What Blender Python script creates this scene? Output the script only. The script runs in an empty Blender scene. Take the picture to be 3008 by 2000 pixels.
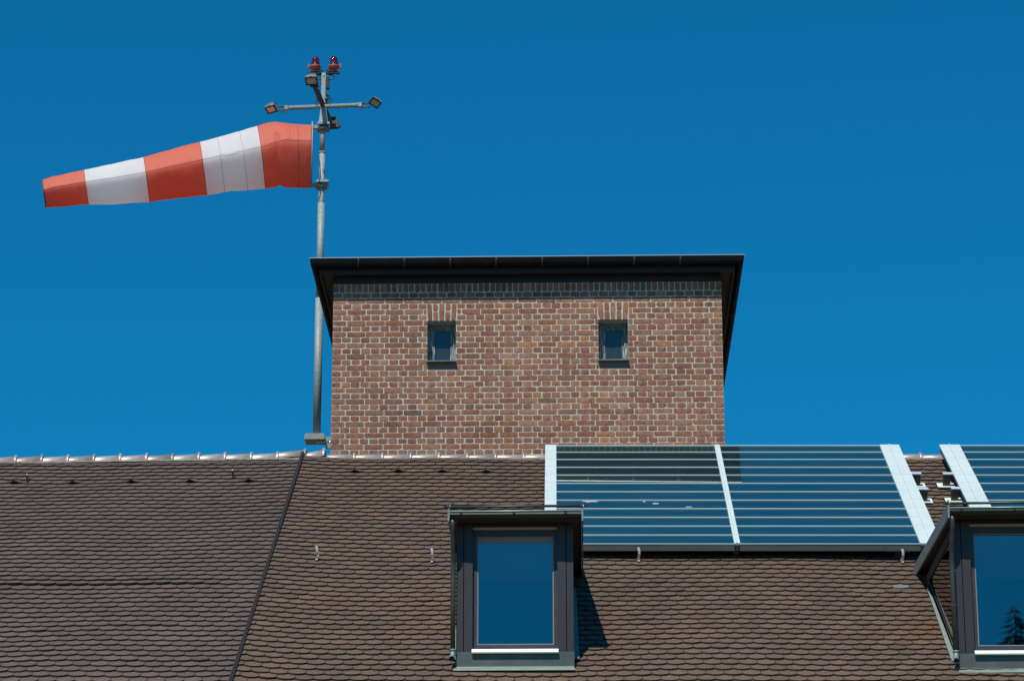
import bpy, math, random
from mathutils import Vector, Matrix, Euler
random.seed(7)
R = math.radians
CAMZ = 1.6                      # eye height; building coordinates below are measured from the eye
sc = bpy.context.scene
col = sc.collection

# ------------------------------------------------------------------ helpers
class MB:
    def __init__(s): s.v = []; s.f = []; s.sm = []
    def add(s, vs, fs, smooth=False):
        b = len(s.v); s.v += [Vector(v) for v in vs]
        for f in fs: s.f.append(tuple(i + b for i in f)); s.sm.append(smooth)
    def box(s, c, size, M=None):
        x, y, z = (k / 2 for k in size); c = Vector(c)
        vs = [Vector((a * x, b * y, d * z)) for a in (-1, 1) for b in (-1, 1) for d in (-1, 1)]
        if M: vs = [M @ v for v in vs]
        s.add([c + v for v in vs], [(0,1,3,2),(4,6,7,5),(0,4,5,1),(2,3,7,6),(0,2,6,4),(1,5,7,3)])
    def bb(s, x0, x1, y0, y1, z0, z1):
        s.box(((x0+x1)/2, (y0+y1)/2, (z0+z1)/2), (abs(x1-x0), abs(y1-y0), abs(z1-z0)))
    def fbox(s, P, a0, a1, b0, b1, h0, h1):      # box in a roof frame
        vs = [P(a, b, h) for a in (a0, a1) for b in (b0, b1) for h in (h0, h1)]
        s.add(vs, [(0,1,3,2),(4,6,7,5),(0,4,5,1),(2,3,7,6),(0,2,6,4),(1,5,7,3)])
    def bar(s, a, b, w, h, up=(0,0,1)):
        a = Vector(a); b = Vector(b); d = (b - a); L = d.length; d.normalize()
        u = Vector(up); sx = d.cross(u).normalized(); uz = sx.cross(d)
        M = Matrix((sx, d, uz)).transposed()
        s.box((a + b) / 2, (w, L, h), M)
    def tube(s, path, r, n=12, cap=True):
        path = [Vector(p) for p in path]; k = len(path)
        rs = r if isinstance(r, (list, tuple)) else [r] * k
        rings = []; ref = None
        for i, p in enumerate(path):
            d = (path[min(i+1, k-1)] - path[max(i-1, 0)]).normalized()
            if ref is None:
                ref = Vector((0,0,1)) if abs(d.z) < .9 else Vector((1,0,0))
            sx = d.cross(ref).normalized(); sy = d.cross(sx).normalized(); ref = -sx.cross(d).normalized() if False else ref
            rings.append([p + (sx * math.cos(2*math.pi*j/n) + sy * math.sin(2*math.pi*j/n)) * rs[i] for j in range(n)])
        b = len(s.v)
        for rg in rings: s.v += rg
        for i in range(k - 1):
            for j in range(n):
                s.f.append((b+i*n+j, b+i*n+(j+1)%n, b+(i+1)*n+(j+1)%n, b+(i+1)*n+j)); s.sm.append(True)
        if cap:
            s.f.append(tuple(b+j for j in range(n))[::-1]); s.sm.append(False)
            s.f.append(tuple(b+(k-1)*n+j for j in range(n))); s.sm.append(False)
    def lathe(s, c, prof, n=20, M=None):
        c = Vector(c); b = len(s.v); k = len(prof)
        for (r, z) in prof:
            for j in range(n):
                v = Vector((r*math.cos(2*math.pi*j/n), r*math.sin(2*math.pi*j/n), z))
                s.v.append(c + (M @ v if M else v))
        for i in range(k - 1):
            for j in range(n):
                s.f.append((b+i*n+j, b+i*n+(j+1)%n, b+(i+1)*n+(j+1)%n, b+(i+1)*n+j)); s.sm.append(True)
        s.f.append(tuple(b+j for j in range(n))[::-1]); s.sm.append(False)
        s.f.append(tuple(b+(k-1)*n+j for j in range(n))); s.sm.append(False)
    def sweep(s, prof, path, close=False, smooth=False):   # prof: list of functions point -> offsets already applied
        b = len(s.v); m = len(prof); k = len(path)
        for p in path: s.v += [Vector(p) + Vector(q) for q in prof]
        for i in range(k - 1):
            for j in range(m if close else m - 1):
                s.f.append((b+i*m+j, b+i*m+(j+1)%m, b+(i+1)*m+(j+1)%m, b+(i+1)*m+j)); s.sm.append(smooth)
        if close:
            s.f.append(tuple(b+j for j in range(m))[::-1]); s.sm.append(False)
            s.f.append(tuple(b+(k-1)*m+j for j in range(m))); s.sm.append(False)

def wloc(o):
    p = Vector((0,0,0))
    while o: p += o.location; o = o.parent
    return p
def mk(name, mb, mat, parent=None, label=None, origin=None, normals=True, mat2=None, flags=None):
    me = bpy.data.meshes.new(name)
    off = wloc(parent) if parent else Vector((0,0,0))
    org = Vector(origin) if origin is not None else off
    me.from_pydata([tuple(v - org) for v in mb.v], [], mb.f)
    me.polygons.foreach_set('use_smooth', mb.sm)
    if flags: me.polygons.foreach_set('material_index', flags)
    if normals:
        import bmesh
        bm = bmesh.new(); bm.from_mesh(me); bmesh.ops.recalc_face_normals(bm, faces=bm.faces); bm.to_mesh(me); bm.free()
    me.materials.append(mat)
    if mat2: me.materials.append(mat2)
    o = bpy.data.objects.new(name, me); col.objects.link(o)
    if parent: o.parent = parent; o.location = org - off
    else: o.location = org
    if label: o['label'] = label
    return o
def thing(name, loc, label, cat, group=None):
    o = bpy.data.objects.new(name, None); col.objects.link(o); o.empty_display_size = .3
    o.location = loc; o['label'] = label; o['category'] = cat
    if group: o['group'] = group
    return o
def copy_tree(o, parent=None):
    c = o.copy(); col.objects.link(c); c.parent = parent
    for ch in list(o.children): copy_tree(ch, c)
    return c

# ------------------------------------------------------------------ materials
def mat(name, base, rough=.6, metal=0, spec=.5, **kw):
    m = bpy.data.materials.new(name); m.use_nodes = True
    b = m.node_tree.nodes['Principled BSDF']
    b.inputs['Base Color'].default_value = (*base, 1); b.inputs['Roughness'].default_value = rough
    b.inputs['Metallic'].default_value = metal; b.inputs['Specular IOR Level'].default_value = spec
    for k, v in kw.items(): b.inputs[k.replace('_', ' ')].default_value = v
    return m
def nodes(m): return m.node_tree.nodes, m.node_tree.links, m.node_tree.nodes['Principled BSDF']
def tex(m, kind, scale, detail=4, vec='Object', stretch=None, rough=.55):
    N, L, b = nodes(m)
    tc = N.new('ShaderNodeTexCoord'); out = tc.outputs[vec]
    if stretch:
        mp = N.new('ShaderNodeMapping'); mp.inputs['Scale'].default_value = stretch
        L.new(out, mp.inputs[0]); out = mp.outputs[0]
    t = N.new('ShaderNodeTexNoise'); t.inputs['Scale'].default_value = scale; t.inputs['Detail'].default_value = detail
    t.inputs['Roughness'].default_value = rough
    L.new(out, t.inputs['Vector']); return t.outputs['Fac']
def ramp(m, fac, stops, interp='LINEAR'):
    N, L, b = nodes(m); r = N.new('ShaderNodeValToRGB'); r.color_ramp.interpolation = interp
    e = r.color_ramp.elements
    while len(e) > 1: e.remove(e[-1])
    e[0].position = stops[0][0]; e[0].color = (*stops[0][1], 1)
    for p, c in stops[1:]:
        x = e.new(p); x.color = (*c, 1)
    L.new(fac, r.inputs[0]); return r.outputs[0]
def mix(m, fac, a, b_, mode='MIX'):
    N, L, b = nodes(m); x = N.new('ShaderNodeMix'); x.data_type = 'RGBA'; x.blend_type = mode
    if isinstance(fac, (int, float)): x.inputs[0].default_value = fac
    else: L.new(fac, x.inputs[0])
    for k, s in ((6, a), (7, b_)):
        if isinstance(s, tuple): x.inputs[k].default_value = (*s, 1)
        else: L.new(s, x.inputs[k])
    return x.outputs[2]
def setbase(m, c): N, L, b = nodes(m); L.new(c, b.inputs['Base Color'])
def bump(m, h, strength=.3, dist=.01):
    N, L, b = nodes(m); x = N.new('ShaderNodeBump'); x.inputs['Strength'].default_value = strength
    x.inputs['Distance'].default_value = dist; L.new(h, x.inputs['Height']); L.new(x.outputs[0], b.inputs['Normal'])
def island(m): N, L, b = nodes(m); g = N.new('ShaderNodeNewGeometry'); return g.outputs['Random Per Island']
G3 = lambda v: (v, v, v)

def mottled(name, c1, c2, scale=20, rough=.6, metal=0, bmp=.2, bd=.004, **kw):
    m = mat(name, c1, rough, metal, **kw); t = tex(m, 'n', scale, 6)
    setbase(m, ramp(m, t, [(.3, c1), (.7, c2)])); bump(m, t, bmp, bd); return m

# clay roof tiles, shade differs tile by tile
def tile_mat(name, tones, stain=None):
    m = mat(name, tones[0][1], .62, 0, .35)
    N, L, b = nodes(m)
    c = ramp(m, island(m), tones)
    t = tex(m, 'n', 34, 6); c = mix(m, .55, c, ramp(m, t, [(.3, G3(.62)), (.7, G3(1.3))]), 'MULTIPLY')
    t2 = tex(m, 'n', 1.1, 4); c = mix(m, .55, c, ramp(m, t2, [(.32, (.80,.84,.86)), (.68, (1.16,1.08,1.0))]), 'MULTIPLY')
    if stain:
        tc = N.new('ShaderNodeNewGeometry'); v = N.new('ShaderNodeVectorMath'); v.operation = 'DISTANCE'
        mp = N.new('ShaderNodeMapping'); mp.inputs['Location'].default_value = [-k for k in stain]
        mp.inputs['Scale'].default_value = (1, 1, 1)
        L.new(tc.outputs['Position'], mp.inputs[0]); L.new(mp.outputs[0], v.inputs[0]); v.inputs[1].default_value = (0,0,0)
        t3 = tex(m, 'n', 5, 5); ad = N.new('ShaderNodeMath'); ad.operation = 'ADD'; L.new(v.outputs['Value'], ad.inputs[0]); L.new(t3, ad.inputs[1])
        f = ramp(m, ad.outputs[0], [(.65, G3(.75)), (1.25, G3(0))])
        c = mix(m, f, c, (.155, .078, .034))
    # lichen specks
    t4 = tex(m, 'n', 95, 2); f = ramp(m, t4, [(.745, G3(0)), (.775, G3(.6))]); c = mix(m, f, c, (.27,.26,.22))
    setbase(m, c); bump(m, t, .35, .004); return m

M = {}
M['tileR'] = tile_mat('brown_clay_tile', [(0, (.120,.077,.056)), (.3, (.148,.098,.071)), (.55, (.132,.091,.072)), (.8, (.160,.105,.073)), (1, (.114,.080,.063))], stain=(3.62, 30.45, 6.56 + 1.6))
M['tileL'] = tile_mat('grey_brown_clay_tile', [(0, (.110,.081,.071)), (.35, (.130,.094,.080)), (.6, (.118,.090,.081)), (.85, (.142,.099,.081)), (1, (.104,.079,.071))])
M['tail'] = mottled('grimy_shaded_tile_edge', (.034,.022,.012), (.062,.042,.026), 20, .9)  # tile tails and sides: grime plus crevice shade, both put into the colour
M['tile_grey'] = mottled('grey_cement_tile', (.16,.18,.18), (.2,.22,.22))
M['tile_edge'] = mat('tile_underlay', (.02,.014,.01), .9)
M['ridge'] = mottled('glazed_ridge_clay', (.44,.38,.34), (.55,.49,.44), 14, .42, .5, .12)
m = M['ridge']; N, L, b = nodes(m); oi = N.new('ShaderNodeObjectInfo'); base = b.inputs['Base Color'].links[0].from_socket
setbase(m, mix(m, .8, base, ramp(m, oi.outputs['Random'], [(0, (.62,.56,.54)), (.5, (.95,.92,.9)), (1, (1.12,1.12,1.12))]), 'MULTIPLY'))
M['mortar_ridge'] = mottled('ridge_mortar', (.16,.14,.12), (.28,.25,.22), 30, .9, 0, .8, .01)
# bricks
m = mat('red_brick', (0.246,0.115,0.064), .85, 0, .25); M['brick'] = m
c = ramp(m, island(m), [(0, (0.229,0.096,0.058)), (.14, (0.266,0.115,0.070)), (.3, (0.282,0.131,0.083)), (.45, (0.241,0.102,0.063)), (.6, (0.298,0.141,0.088)), (.74, (0.270,0.123,0.077)), (.86, (0.343,0.149,0.077)), (.91, (0.328,0.173,0.112)), (.965, (0.179,0.088,0.058)), (.99, (0.385,0.153,0.064)), (1, (0.122,0.073,0.052))], 'CONSTANT')
t = tex(m, 'n', 42, 7); c = mix(m, .8, c, ramp(m, t, [(.28, G3(.55)), (.5, G3(1.0)), (.72, G3(1.42))]), 'MULTIPLY')
t3 = tex(m, 'n', 9, 5); c = mix(m, ramp(m, t3, [(.52, G3(0)), (.72, G3(.5))]), c, (.38,.245,.18))
t2 = tex(m, 'n', 1.3, 4); c = mix(m, .75, c, ramp(m, t2, [(.3, (.78,.72,.70)), (.7, (1.2,1.22,1.2))]), 'MULTIPLY')
t5 = tex(m, 'n', 16, 3); c = mix(m, ramp(m, t5, [(.66, G3(0)), (.74, G3(.75))]), c, (.07,.05,.045))
setbase(m, c); bump(m, t, .6, .006)
M['dark_brick'] = mottled('clinker_brick', (.24,.13,.10), (.32,.175,.13), 40, .8)
M['mortar'] = mottled('lime_mortar', (.40,.395,.335), (.57,.56,.49), 60, .95, 0, .8, .006)
M['gutter'] = mottled('dark_sheet_metal', (.002,.004,.005), (.006,.006,.006), 6, .7, .0, .1, spec=.08)
M['gutter_lip'] = mat('worn_zinc_lip', (.62,.62,.62), .35, .8)
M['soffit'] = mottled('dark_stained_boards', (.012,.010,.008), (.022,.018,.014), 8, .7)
M['trimgreen'] = mat('dark_green_board', (.010,.016,.016), .6)
M['copper_dark'] = mottled('dark_patina_sheet', (.006,.014,.012), (.014,.024,.021), 7, .4, .3, .1)
M['copper_lip'] = mat('pale_patina_lip', (.34,.46,.42), .4, .3)
M['flashing'] = mottled('weathered_zinc', (.065,.078,.075), (.10,.115,.108), 5, .5, .35, .12)
M['flange'] = mottled('pale_zinc_apron', (.20,.28,.25), (.28,.35,.31), 7, .5, .2, .1)
M['post'] = mottled('dark_violet_cladding', (.021,.018,.022), (.029,.025,.029), 5, .5, 0, .05)
M['post_side'] = mat('black_cladding', (.010,.009,.010), .6)
M['black_gap'] = mat('dark_joint', (.008,.008,.009), .9)
M['sash'] = mottled('dark_sash_paint', (.028,.027,.034), (.045,.043,.050), 9, .45, 0, .05)
M['gasket'] = mat('grey_gasket', (.2,.19,.18), .6)
M['sill'] = mottled('white_enamel_sill', (.72,.78,.74), (.84,.88,.84), 8, .4)
M['sillgreen'] = mat('green_sill_edge', (.22,.34,.27), .5)
M['blind'] = mat('grey_roller_blind', (.23,.22,.19), .8)
M['beige'] = mat('beige_lintel_strip', (.33,.31,.25), .7)
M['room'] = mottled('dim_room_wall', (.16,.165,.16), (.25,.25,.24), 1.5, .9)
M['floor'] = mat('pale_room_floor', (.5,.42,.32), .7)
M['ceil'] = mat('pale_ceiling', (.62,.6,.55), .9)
M['downpipe'] = mottled('dull_patina_pipe', (.045,.055,.047), (.075,.085,.074), 8, .45, .35, .1)
M['galv'] = mottled('galvanised_steel', (.21,.255,.255), (.33,.38,.37), 26, .6, .15, .1)
M['galv_dark'] = mottled('aged_galvanised', (.19,.235,.235), (.29,.33,.32), 26, .55, .35, .1)
M['brace'] = mottled('pitted_dark_steel', (.05,.052,.045), (.10,.098,.085), 30, .6, .4, .3)
M['black'] = mat('black_plastic', (.014,.015,.018), .45)
M['chrome'] = mat('bright_steel', (.85,.85,.85), .2, 1)
M['lampbody'] = mottled('grey_cast_housing', (.13,.15,.145), (.19,.21,.2), 18, .5, .2)
M['orange'] = mat('orange_red_enamel', (.40,.08,.05), .45)
M['lead'] = mottled('bright_lead_apron', (.62,.68,.64), (.75,.8,.76), 12, .55)
M['hook'] = mottled('pale_steel_strap', (.42,.34,.31), (.55,.47,.44), 30, .5, .3)
M['hook_dark'] = mat('dark_steel_strap', (.06,.065,.065), .5, .3)
M['alu'] = mottled('pale_aluminium_cover', (.57,.655,.65), (.63,.71,.70), 3, .5, .1, .03)
M['alu_rail'] = mat('bright_rail', (.60,.63,.6), .5, .1)
M['alu_front'] = mottled('grey_front_profile', (.17,.18,.155), (.21,.22,.19), 9, .5)
M['alu_front_dark'] = mat('dark_gasket_profile', (.07,.078,.075), .6)
M['panelside'] = mat('violet_side_profile', (.13,.10,.125), .6)
M['bracket'] = mottled('dark_green_steel', (.05,.065,.062), (.075,.09,.085), 16, .5, .3)
M['lidwhite'] = mat('white_powder_coat', (.5,.56,.62), .4)
M['wood_old'] = mottled('flaking_paint_wood', (.09,.13,.14), (.17,.2,.2), 10, .7)
# weathered wood, pale flakes running along the grain
m = mat('weathered_window_wood', (.3,.34,.33), .8); t = tex(m, 'n', 9, 4, stretch=(14, 14, .7))
setbase(m, ramp(m, t, [(.36, (.04,.055,.06)), (.50, (.12,.15,.155)), (.60, (.4,.44,.42)), (.68, (.68,.71,.67))])); bump(m, t, .5, .004); M['wood'] = m
# red lens
M['verge'] = mottled('patinated_zinc_verge', (.15,.18,.185), (.24,.28,.285), 6, .5, .25, .1)
m = mat('red_lens', (.09,.002,.006), .08, 0, .6); M['lens'] = m
N, L, b = nodes(m); b.inputs['Coat Weight'].default_value = .6; b.inputs['Coat Roughness'].default_value = .05
m = mat('floodlight_glass', (.62,.52,.38), .3, 0, .5); M['lampglass'] = m
# window glass: solar-control coating, part mirror and part clear
def pane_mat(name, refl, tint, clear=.35):
    m = bpy.data.materials.new(name); m.use_nodes = True; N, L = m.node_tree.nodes, m.node_tree.links
    N.clear(); o = N.new('ShaderNodeOutputMaterial')
    g = N.new('ShaderNodeBsdfGlossy'); g.inputs['Color'].default_value = (*refl, 1); g.inputs['Roughness'].default_value = .012
    t = N.new('ShaderNodeBsdfTransparent'); t.inputs['Color'].default_value = (*tint, 1)
    tc = N.new('ShaderNodeTexCoord'); nz = N.new('ShaderNodeTexNoise'); nz.inputs['Scale'].default_value = 1.6; nz.inputs['Detail'].default_value = 2; L.new(tc.outputs['Object'], nz.inputs[0]); bp = N.new('ShaderNodeBump'); bp.inputs['Strength'].default_value = .12; bp.inputs['Distance'].default_value = .004; L.new(nz.outputs['Fac'], bp.inputs['Height']); L.new(bp.outputs[0], g.inputs['Normal'])
    x = N.new('ShaderNodeMixShader'); x.inputs[0].default_value = clear
    L.new(g.outputs[0], x.inputs[1]); L.new(t.outputs[0], x.inputs[2]); L.new(x.outputs[0], o.inputs[0]); return m
M['pane'] = pane_mat('coated_window_glass', (.30,.31,.33), (.86,.9,.9), .5)
M['cheekpane'] = pane_mat('cheek_glass', (.55,.5,.48), (.1,.1,.1), .3)
# collector glazing: dark absorber under a low-iron cover, faint rolled streaks
m = mat('collector_glazing', (.004,.018,.03), .3, 0, .3); M['glaze'] = m
N, L, b = nodes(m); o_ = N['Material Output']
t = tex(m, 'n', 3, 5, stretch=(.5, 14, 14)); setbase(m, ramp(m, t, [(.35, (.002,.026,.036)), (.7, (.026,.066,.078))]))
gl_ = N.new('ShaderNodeBsdfGlossy'); gl_.inputs['Color'].default_value = (.86,1.0,.86,1); gl_.inputs['Roughness'].default_value = .015
mx_ = N.new('ShaderNodeMixShader'); mx_.inputs[0].default_value = .52
L.new(b.outputs[0], mx_.inputs[1]); L.new(gl_.outputs[0], mx_.inputs[2]); L.new(mx_.outputs[0], o_.inputs[0])
# ribbed glass of the tower lights
m = mat('ribbed_glass', (.01,.03,.045), .2, 0, .55); M['ribbed'] = m
N, L, b = nodes(m); b.inputs['IOR'].default_value = 1.7; tc = N.new('ShaderNodeTexCoord'); w = N.new('ShaderNodeTexWave')
w.inputs['Scale'].default_value = 20; w.bands_direction = 'X'; L.new(tc.outputs['Object'], w.inputs[0])
setbase(m, ramp(m, w.outputs['Fac'], [(.45, (.010,.018,.022)), (.9, (.05,.065,.07))])); bump(m, w.outputs['Fac'], .35, .004)
# sock fabric
def fabric(name, c, tr, k=.5):
    m = mat(name, c, .55, 0, .3); N, L, b = nodes(m); o = N['Material Output']
    t = N.new('ShaderNodeBsdfTranslucent'); t.inputs['Color'].default_value = (*tr, 1)
    x = N.new('ShaderNodeMixShader'); x.inputs[0].default_value = k
    L.new(b.outputs[0], x.inputs[1]); L.new(t.outputs[0], x.inputs[2]); L.new(x.outputs[0], o.inputs[0])
    n1 = tex(m, 'n', 5, 3, stretch=(7, 1, .55)); n2 = tex(m, 'n', 2.2, 4)
    ad = N.new('ShaderNodeMath'); ad.operation = 'ADD'; L.new(n1, ad.inputs[0]); L.new(n2, ad.inputs[1])
    bump(m, ad.outputs[0], .42, .02)
    return m
M['sock_red'] = fabric('signal_red_fabric', (.95,.255,.17), (.95,.10,.03), .5)
M['sock_white'] = fabric('white_fabric', (.97,.97,.97), (.95,.98,.97), .52)
M['seam_grey'] = mat('grey_seam_thread', (.28,.28,.30), .8)
M['seam'] = mat('seam_thread', (.16,.08,.08), .8)
M['bounce_ground'] = mottled('warm_bounce_ground', (.17,.118,.075), (.24,.17,.115), .4, .95)  # unseen ground, tone set warm to bounce fill onto shaded walls and soffits
M['plaster'] = mottled('pale_plaster', (.5,.46,.38), (.58,.54,.46), 2, .9)
M['needles'] = mottled('conifer_needles', (.018,.04,.014), (.045,.075,.025), 3, .8)
M['bark'] = mottled('conifer_bark', (.07,.05,.035), (.12,.09,.06), 6, .9)

# ------------------------------------------------------------------ roof frames
O = Vector((-2.47353, 35.73588, 9.68150 + CAMZ))
E1 = Vector((0.99995545, 0.00851253, -0.00407918)); E2 = Vector((-0.005293, 0.86346185, 0.50438637)); NN = E1.cross(E2)
def P(a, b, h=0): return O + E1 * a + E2 * b + NN * h
SEAM = -.925
def PL_frame():
    # the older wing bends a few degrees away at the seam
    e1 = Vector((0.99996, 0.0015, 0.0078)); e2 = E2.copy()
    e1 = (e1 - e2 * e1.dot(e2)).normalized(); return e1, e2, e1.cross(e2)
L1, L2, LN = PL_frame(); OL = P(SEAM, 0)
def PL(a, b, h=0): return OL + L1 * a + L2 * b + LN * h     # a is negative going left
RIDGE = .60
EAVE = -9.6

def add_tile(mb, F, a0, a1, b, w, wa=0, lift=0, arch=0, th=.014, jb=0, rot=0):
    th = .019
    # one plain tile, rounded tail; (a0,a1) visible sides, b tail position
    c = (a0 + a1) / 2; hw = (a1 - a0) / 2 - .0024; n = 6; sag = .05
    Lt = .215; top = []; bot = []
    pts = []
    for i in range(n + 1):
        t = -1 + 2 * i / n
        full = (c + hw * t - wa) / (w / 2)      # position on the uncut tile
        full = max(-1, min(1, full))
        pts.append((c + hw * t, b - sag * (1 - full * full) ** .8 + rot * hw * t))
    def H(x, y, x_t=0):
        s = y - b + .05
        return .016 + lift * max(0, 1 - s / .3) - .118 * (s - .05) + arch * max(0, 1 - abs(x - c) / hw * 1.15) ** 1 * max(0, 1 - s / .2)
    vs = []; k = n + 1
    for (x, y) in pts: vs.append(F(x, y, H(x, y)))
    for (x, y) in pts: vs.append(F(x, y, H(x, y) - th))
    for (x, y) in pts:
        vs.append(F(x, b + .08, H(x, b + .08)))
    for (x, y) in pts: vs.append(F(x, b + Lt, H(x, b + Lt)))
    vs += [F(pts[0][0], b + Lt, H(pts[0][0], b + Lt) - th), F(pts[-1][0], b + Lt, H(pts[-1][0], b + Lt) - th)]
    fs = []
    for i in range(n):
        fs.append((i, i+1, 2*k+i+1, 2*k+i)); fs.append((2*k+i, 2*k+i+1, 3*k+i+1, 3*k+i)); fs.append((k+i, k+i+1, i+1, i))
    fs.append((k, 0, 2*k, 3*k, 4*k)); fs.append((n, k+n, 4*k+1, 3*k+n, 2*k+n))
    mb.add(vs, fs)
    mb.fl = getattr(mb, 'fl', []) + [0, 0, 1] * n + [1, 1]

def bulge(a):   # right-hand roof rises towards the parting strip
    return .055 * math.exp(-max(0, a - SEAM) / .55)
def sagR(a, b): return .008 * math.sin(a * .9 + b * .35) + .006 * math.sin(a * 2.3 - b * .8)

rowsp, TW = .160, .178
rnd = random.Random(3)
def tile_field(mb, F, a_min, a_max, holes, vents, anchor, special=None, extra=None, clipleft=True):
    row = 0; b = RIDGE - .15
    out_special = MB()
    while b > EAVE:
        off = anchor + (TW / 2 if row % 2 else 0) + rnd.uniform(-.006, .006)
        k0 = math.floor((a_min - off) / TW) - 1; k1 = math.ceil((a_max - off) / TW) + 1
        wob = rnd.uniform(-.003, .003)
        for k in range(k0, k1):
            x0 = off + k * TW; x1 = x0 + TW; cx = (x0 + x1) / 2
            c0 = max(x0, a_min); c1 = min(x1, a_max)
            if c1 - c0 < .035: continue
            if any(h[0] < c0 and c1 < h[1] and h[2] < b - .06 and b + .05 < h[3] for h in holes): continue
            arch = 0
            for (va, vb) in vents:
                if abs(b - vb) < rowsp / 2 and abs(cx - va) < TW / 2: arch = .034
            lift = rnd.uniform(-.001, .002) + (rnd.random() < .03) * .004
            if extra: lift += extra(row, cx)
            jb = rnd.gauss(0, .0025) + wob - (rnd.random() < .012) * .014
            tgt = out_special if (special and abs(b - special[1]) < rowsp / 2 and abs(cx - special[0]) < TW / 2) else mb
            add_tile(tgt, F, c0, c1, b + jb, TW, cx, lift, arch, rot=rnd.gauss(0, .008) + (rnd.random() < .015) * .06)
        row += 1; b -= rowsp if row > 1 else .075
    return out_special

# ------------------------------------------------------------------ ground
g = MB(); g.add([(-400, -300, 0), (400, -300, 0), (400, 500, 0), (-400, 500, 0)], [(0, 1, 2, 3)])
go = mk('ground', g, M['bounce_ground']); go['kind'] = 'structure'

# ------------------------------------------------------------------ main house
ex, ey = P(0, EAVE).x, P(0, EAVE).y
house = thing('tiled_house', (P(3, EAVE).x, P(3, EAVE).y, 0), 'brown tiled house with two dark dormers and solar collectors on its roof', 'house')
wing = thing('tiled_house', (PL(-3, EAVE).x, PL(-3, EAVE).y, 0), 'grey brown tiled wing left of the slanting dark seam, with no dormer', 'house')
FR = lambda a, b, h=0: P(a, b, h + bulge(a) + sagR(a, b))
DX = {0: 0.0, 1: 4.945}
vR = [(-.292, -.07), (.241, -.07), (.757, -.07), (1.302, -.07)]
AR = 9.4; AL = -6.2
DY = 29.365                                         # plane of the dormer fronts
def d_ab(x, y):                                     # roof coordinates of a plan point
    # solve P(a,b) plan = (x,y)
    det = E1.x * E2.y - E1.y * E2.x; dx = x - O.x; dy = y - O.y
    return ((dx * E2.y - dy * E2.x) / det, (E1.x * dy - E1.y * dx) / det)
holes = []
for k in (0, 1):
    a, b0 = d_ab(-1.202 + DX[k], DY); a2, b1 = d_ab(-.04 + DX[k], 31.75)
    holes.append((a + .12, a2 - .12, b0 + .15, b1 - .2))
tr = MB()
sp = tile_field(tr, FR, SEAM + .02, AR, holes, vR, .03, special=(5.87, -4.76))
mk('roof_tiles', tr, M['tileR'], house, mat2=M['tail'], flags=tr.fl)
mk('roof_tile', sp, M['tile_grey'], house, 'blue grey replacement tile among brown tiles')
# roofing felt under the tiles, back slope, gable and walls
def shell(F, a0, a1, parent, wallmat, lx):
    s = MB(); top = RIDGE + .02
    s.add([F(a0, EAVE, -.05), F(a1, EAVE, -.05), F(a1, top, -.05), F(a0, top, -.05)], [(0, 1, 2, 3)])
    r0, r1 = F(a0, top, -.05), F(a1, top, -.05)
    back = Vector((0, 9.4, -5.4))
    s.add([r0, r1, r1 + back, r0 + back], [(0, 1, 2, 3)])
    mk('roof_deck', s, M['tile_edge'], parent)
    w = MB(); e0, e1_ = F(a0, EAVE, -.06), F(a1, EAVE, -.06); iy = .45
    b0, b1 = r0 + back, r1 + back
    f0 = Vector((e0.x, e0.y + iy, e0.z + .12)); f1 = Vector((e1_.x, e1_.y + iy, e1_.z + .12))
    g0 = Vector((b0.x, b0.y - iy, b0.z + .12)); g1 = Vector((b1.x, b1.y - iy, b1.z + .12))
    z = lambda v: Vector((v.x, v.y, 0))
    rr0 = r0 + Vector((0,0,-.08)); rr1 = r1 + Vector((0,0,-.08))
    w.add([z(f0), z(f1), f1, f0], [(0,1,2,3)]); w.add([z(g0), z(g1), g1, g0], [(0,1,2,3)])
    w.add([z(f0), z(g0), g0, rr0, f0], [(0,1,2,3,4)]); w.add([z(f1), z(g1), g1, rr1, f1], [(0,1,2,3,4)])
    mk('wall', w, wallmat, parent)
shell(P, SEAM, AR, house, M['plaster'], 0)
shell(PL, AL, -.001, wing, M['plaster'], 0)
# left wing tiles
def extraL(row, cx): return (.013 if row == 32 else (.008 if row == 31 else (.004 if row == 30 else 0))) * min(1, max(0, (-.25 - cx) / .5))
def sagL(a, b): return .010 * math.sin(a * 1.1 + b * .3) + .006 * math.sin(a * 2.9 - b * .9)
FL = lambda a, b, h=0: PL(a, b, h + sagL(a, b))
vL = [(-.57, -.36), (-1.25, -.36), (-1.96, -.36), (-2.66, -.36), (-3.37, -.36)]
tl = MB(); rnd = random.Random(11)
tile_field(tl, FL, AL, -.03, [], vL, .05, extra=extraL)
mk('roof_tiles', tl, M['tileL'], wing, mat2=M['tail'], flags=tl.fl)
# parting strip between both roofs
st = MB(); st.fbox(P, SEAM - .012, SEAM + .020, EAVE, RIDGE + .02, -.03, .085)
mk('parting_strip', st, M['black_gap'], house, 'dark sheet strip parting the two roofs')
st = MB(); st.fbox(P, SEAM - .0175, SEAM - .0125, EAVE, RIDGE, .045, .09)
mk('parting_strip_edge', st, M['hook_dark'], wing)

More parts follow.
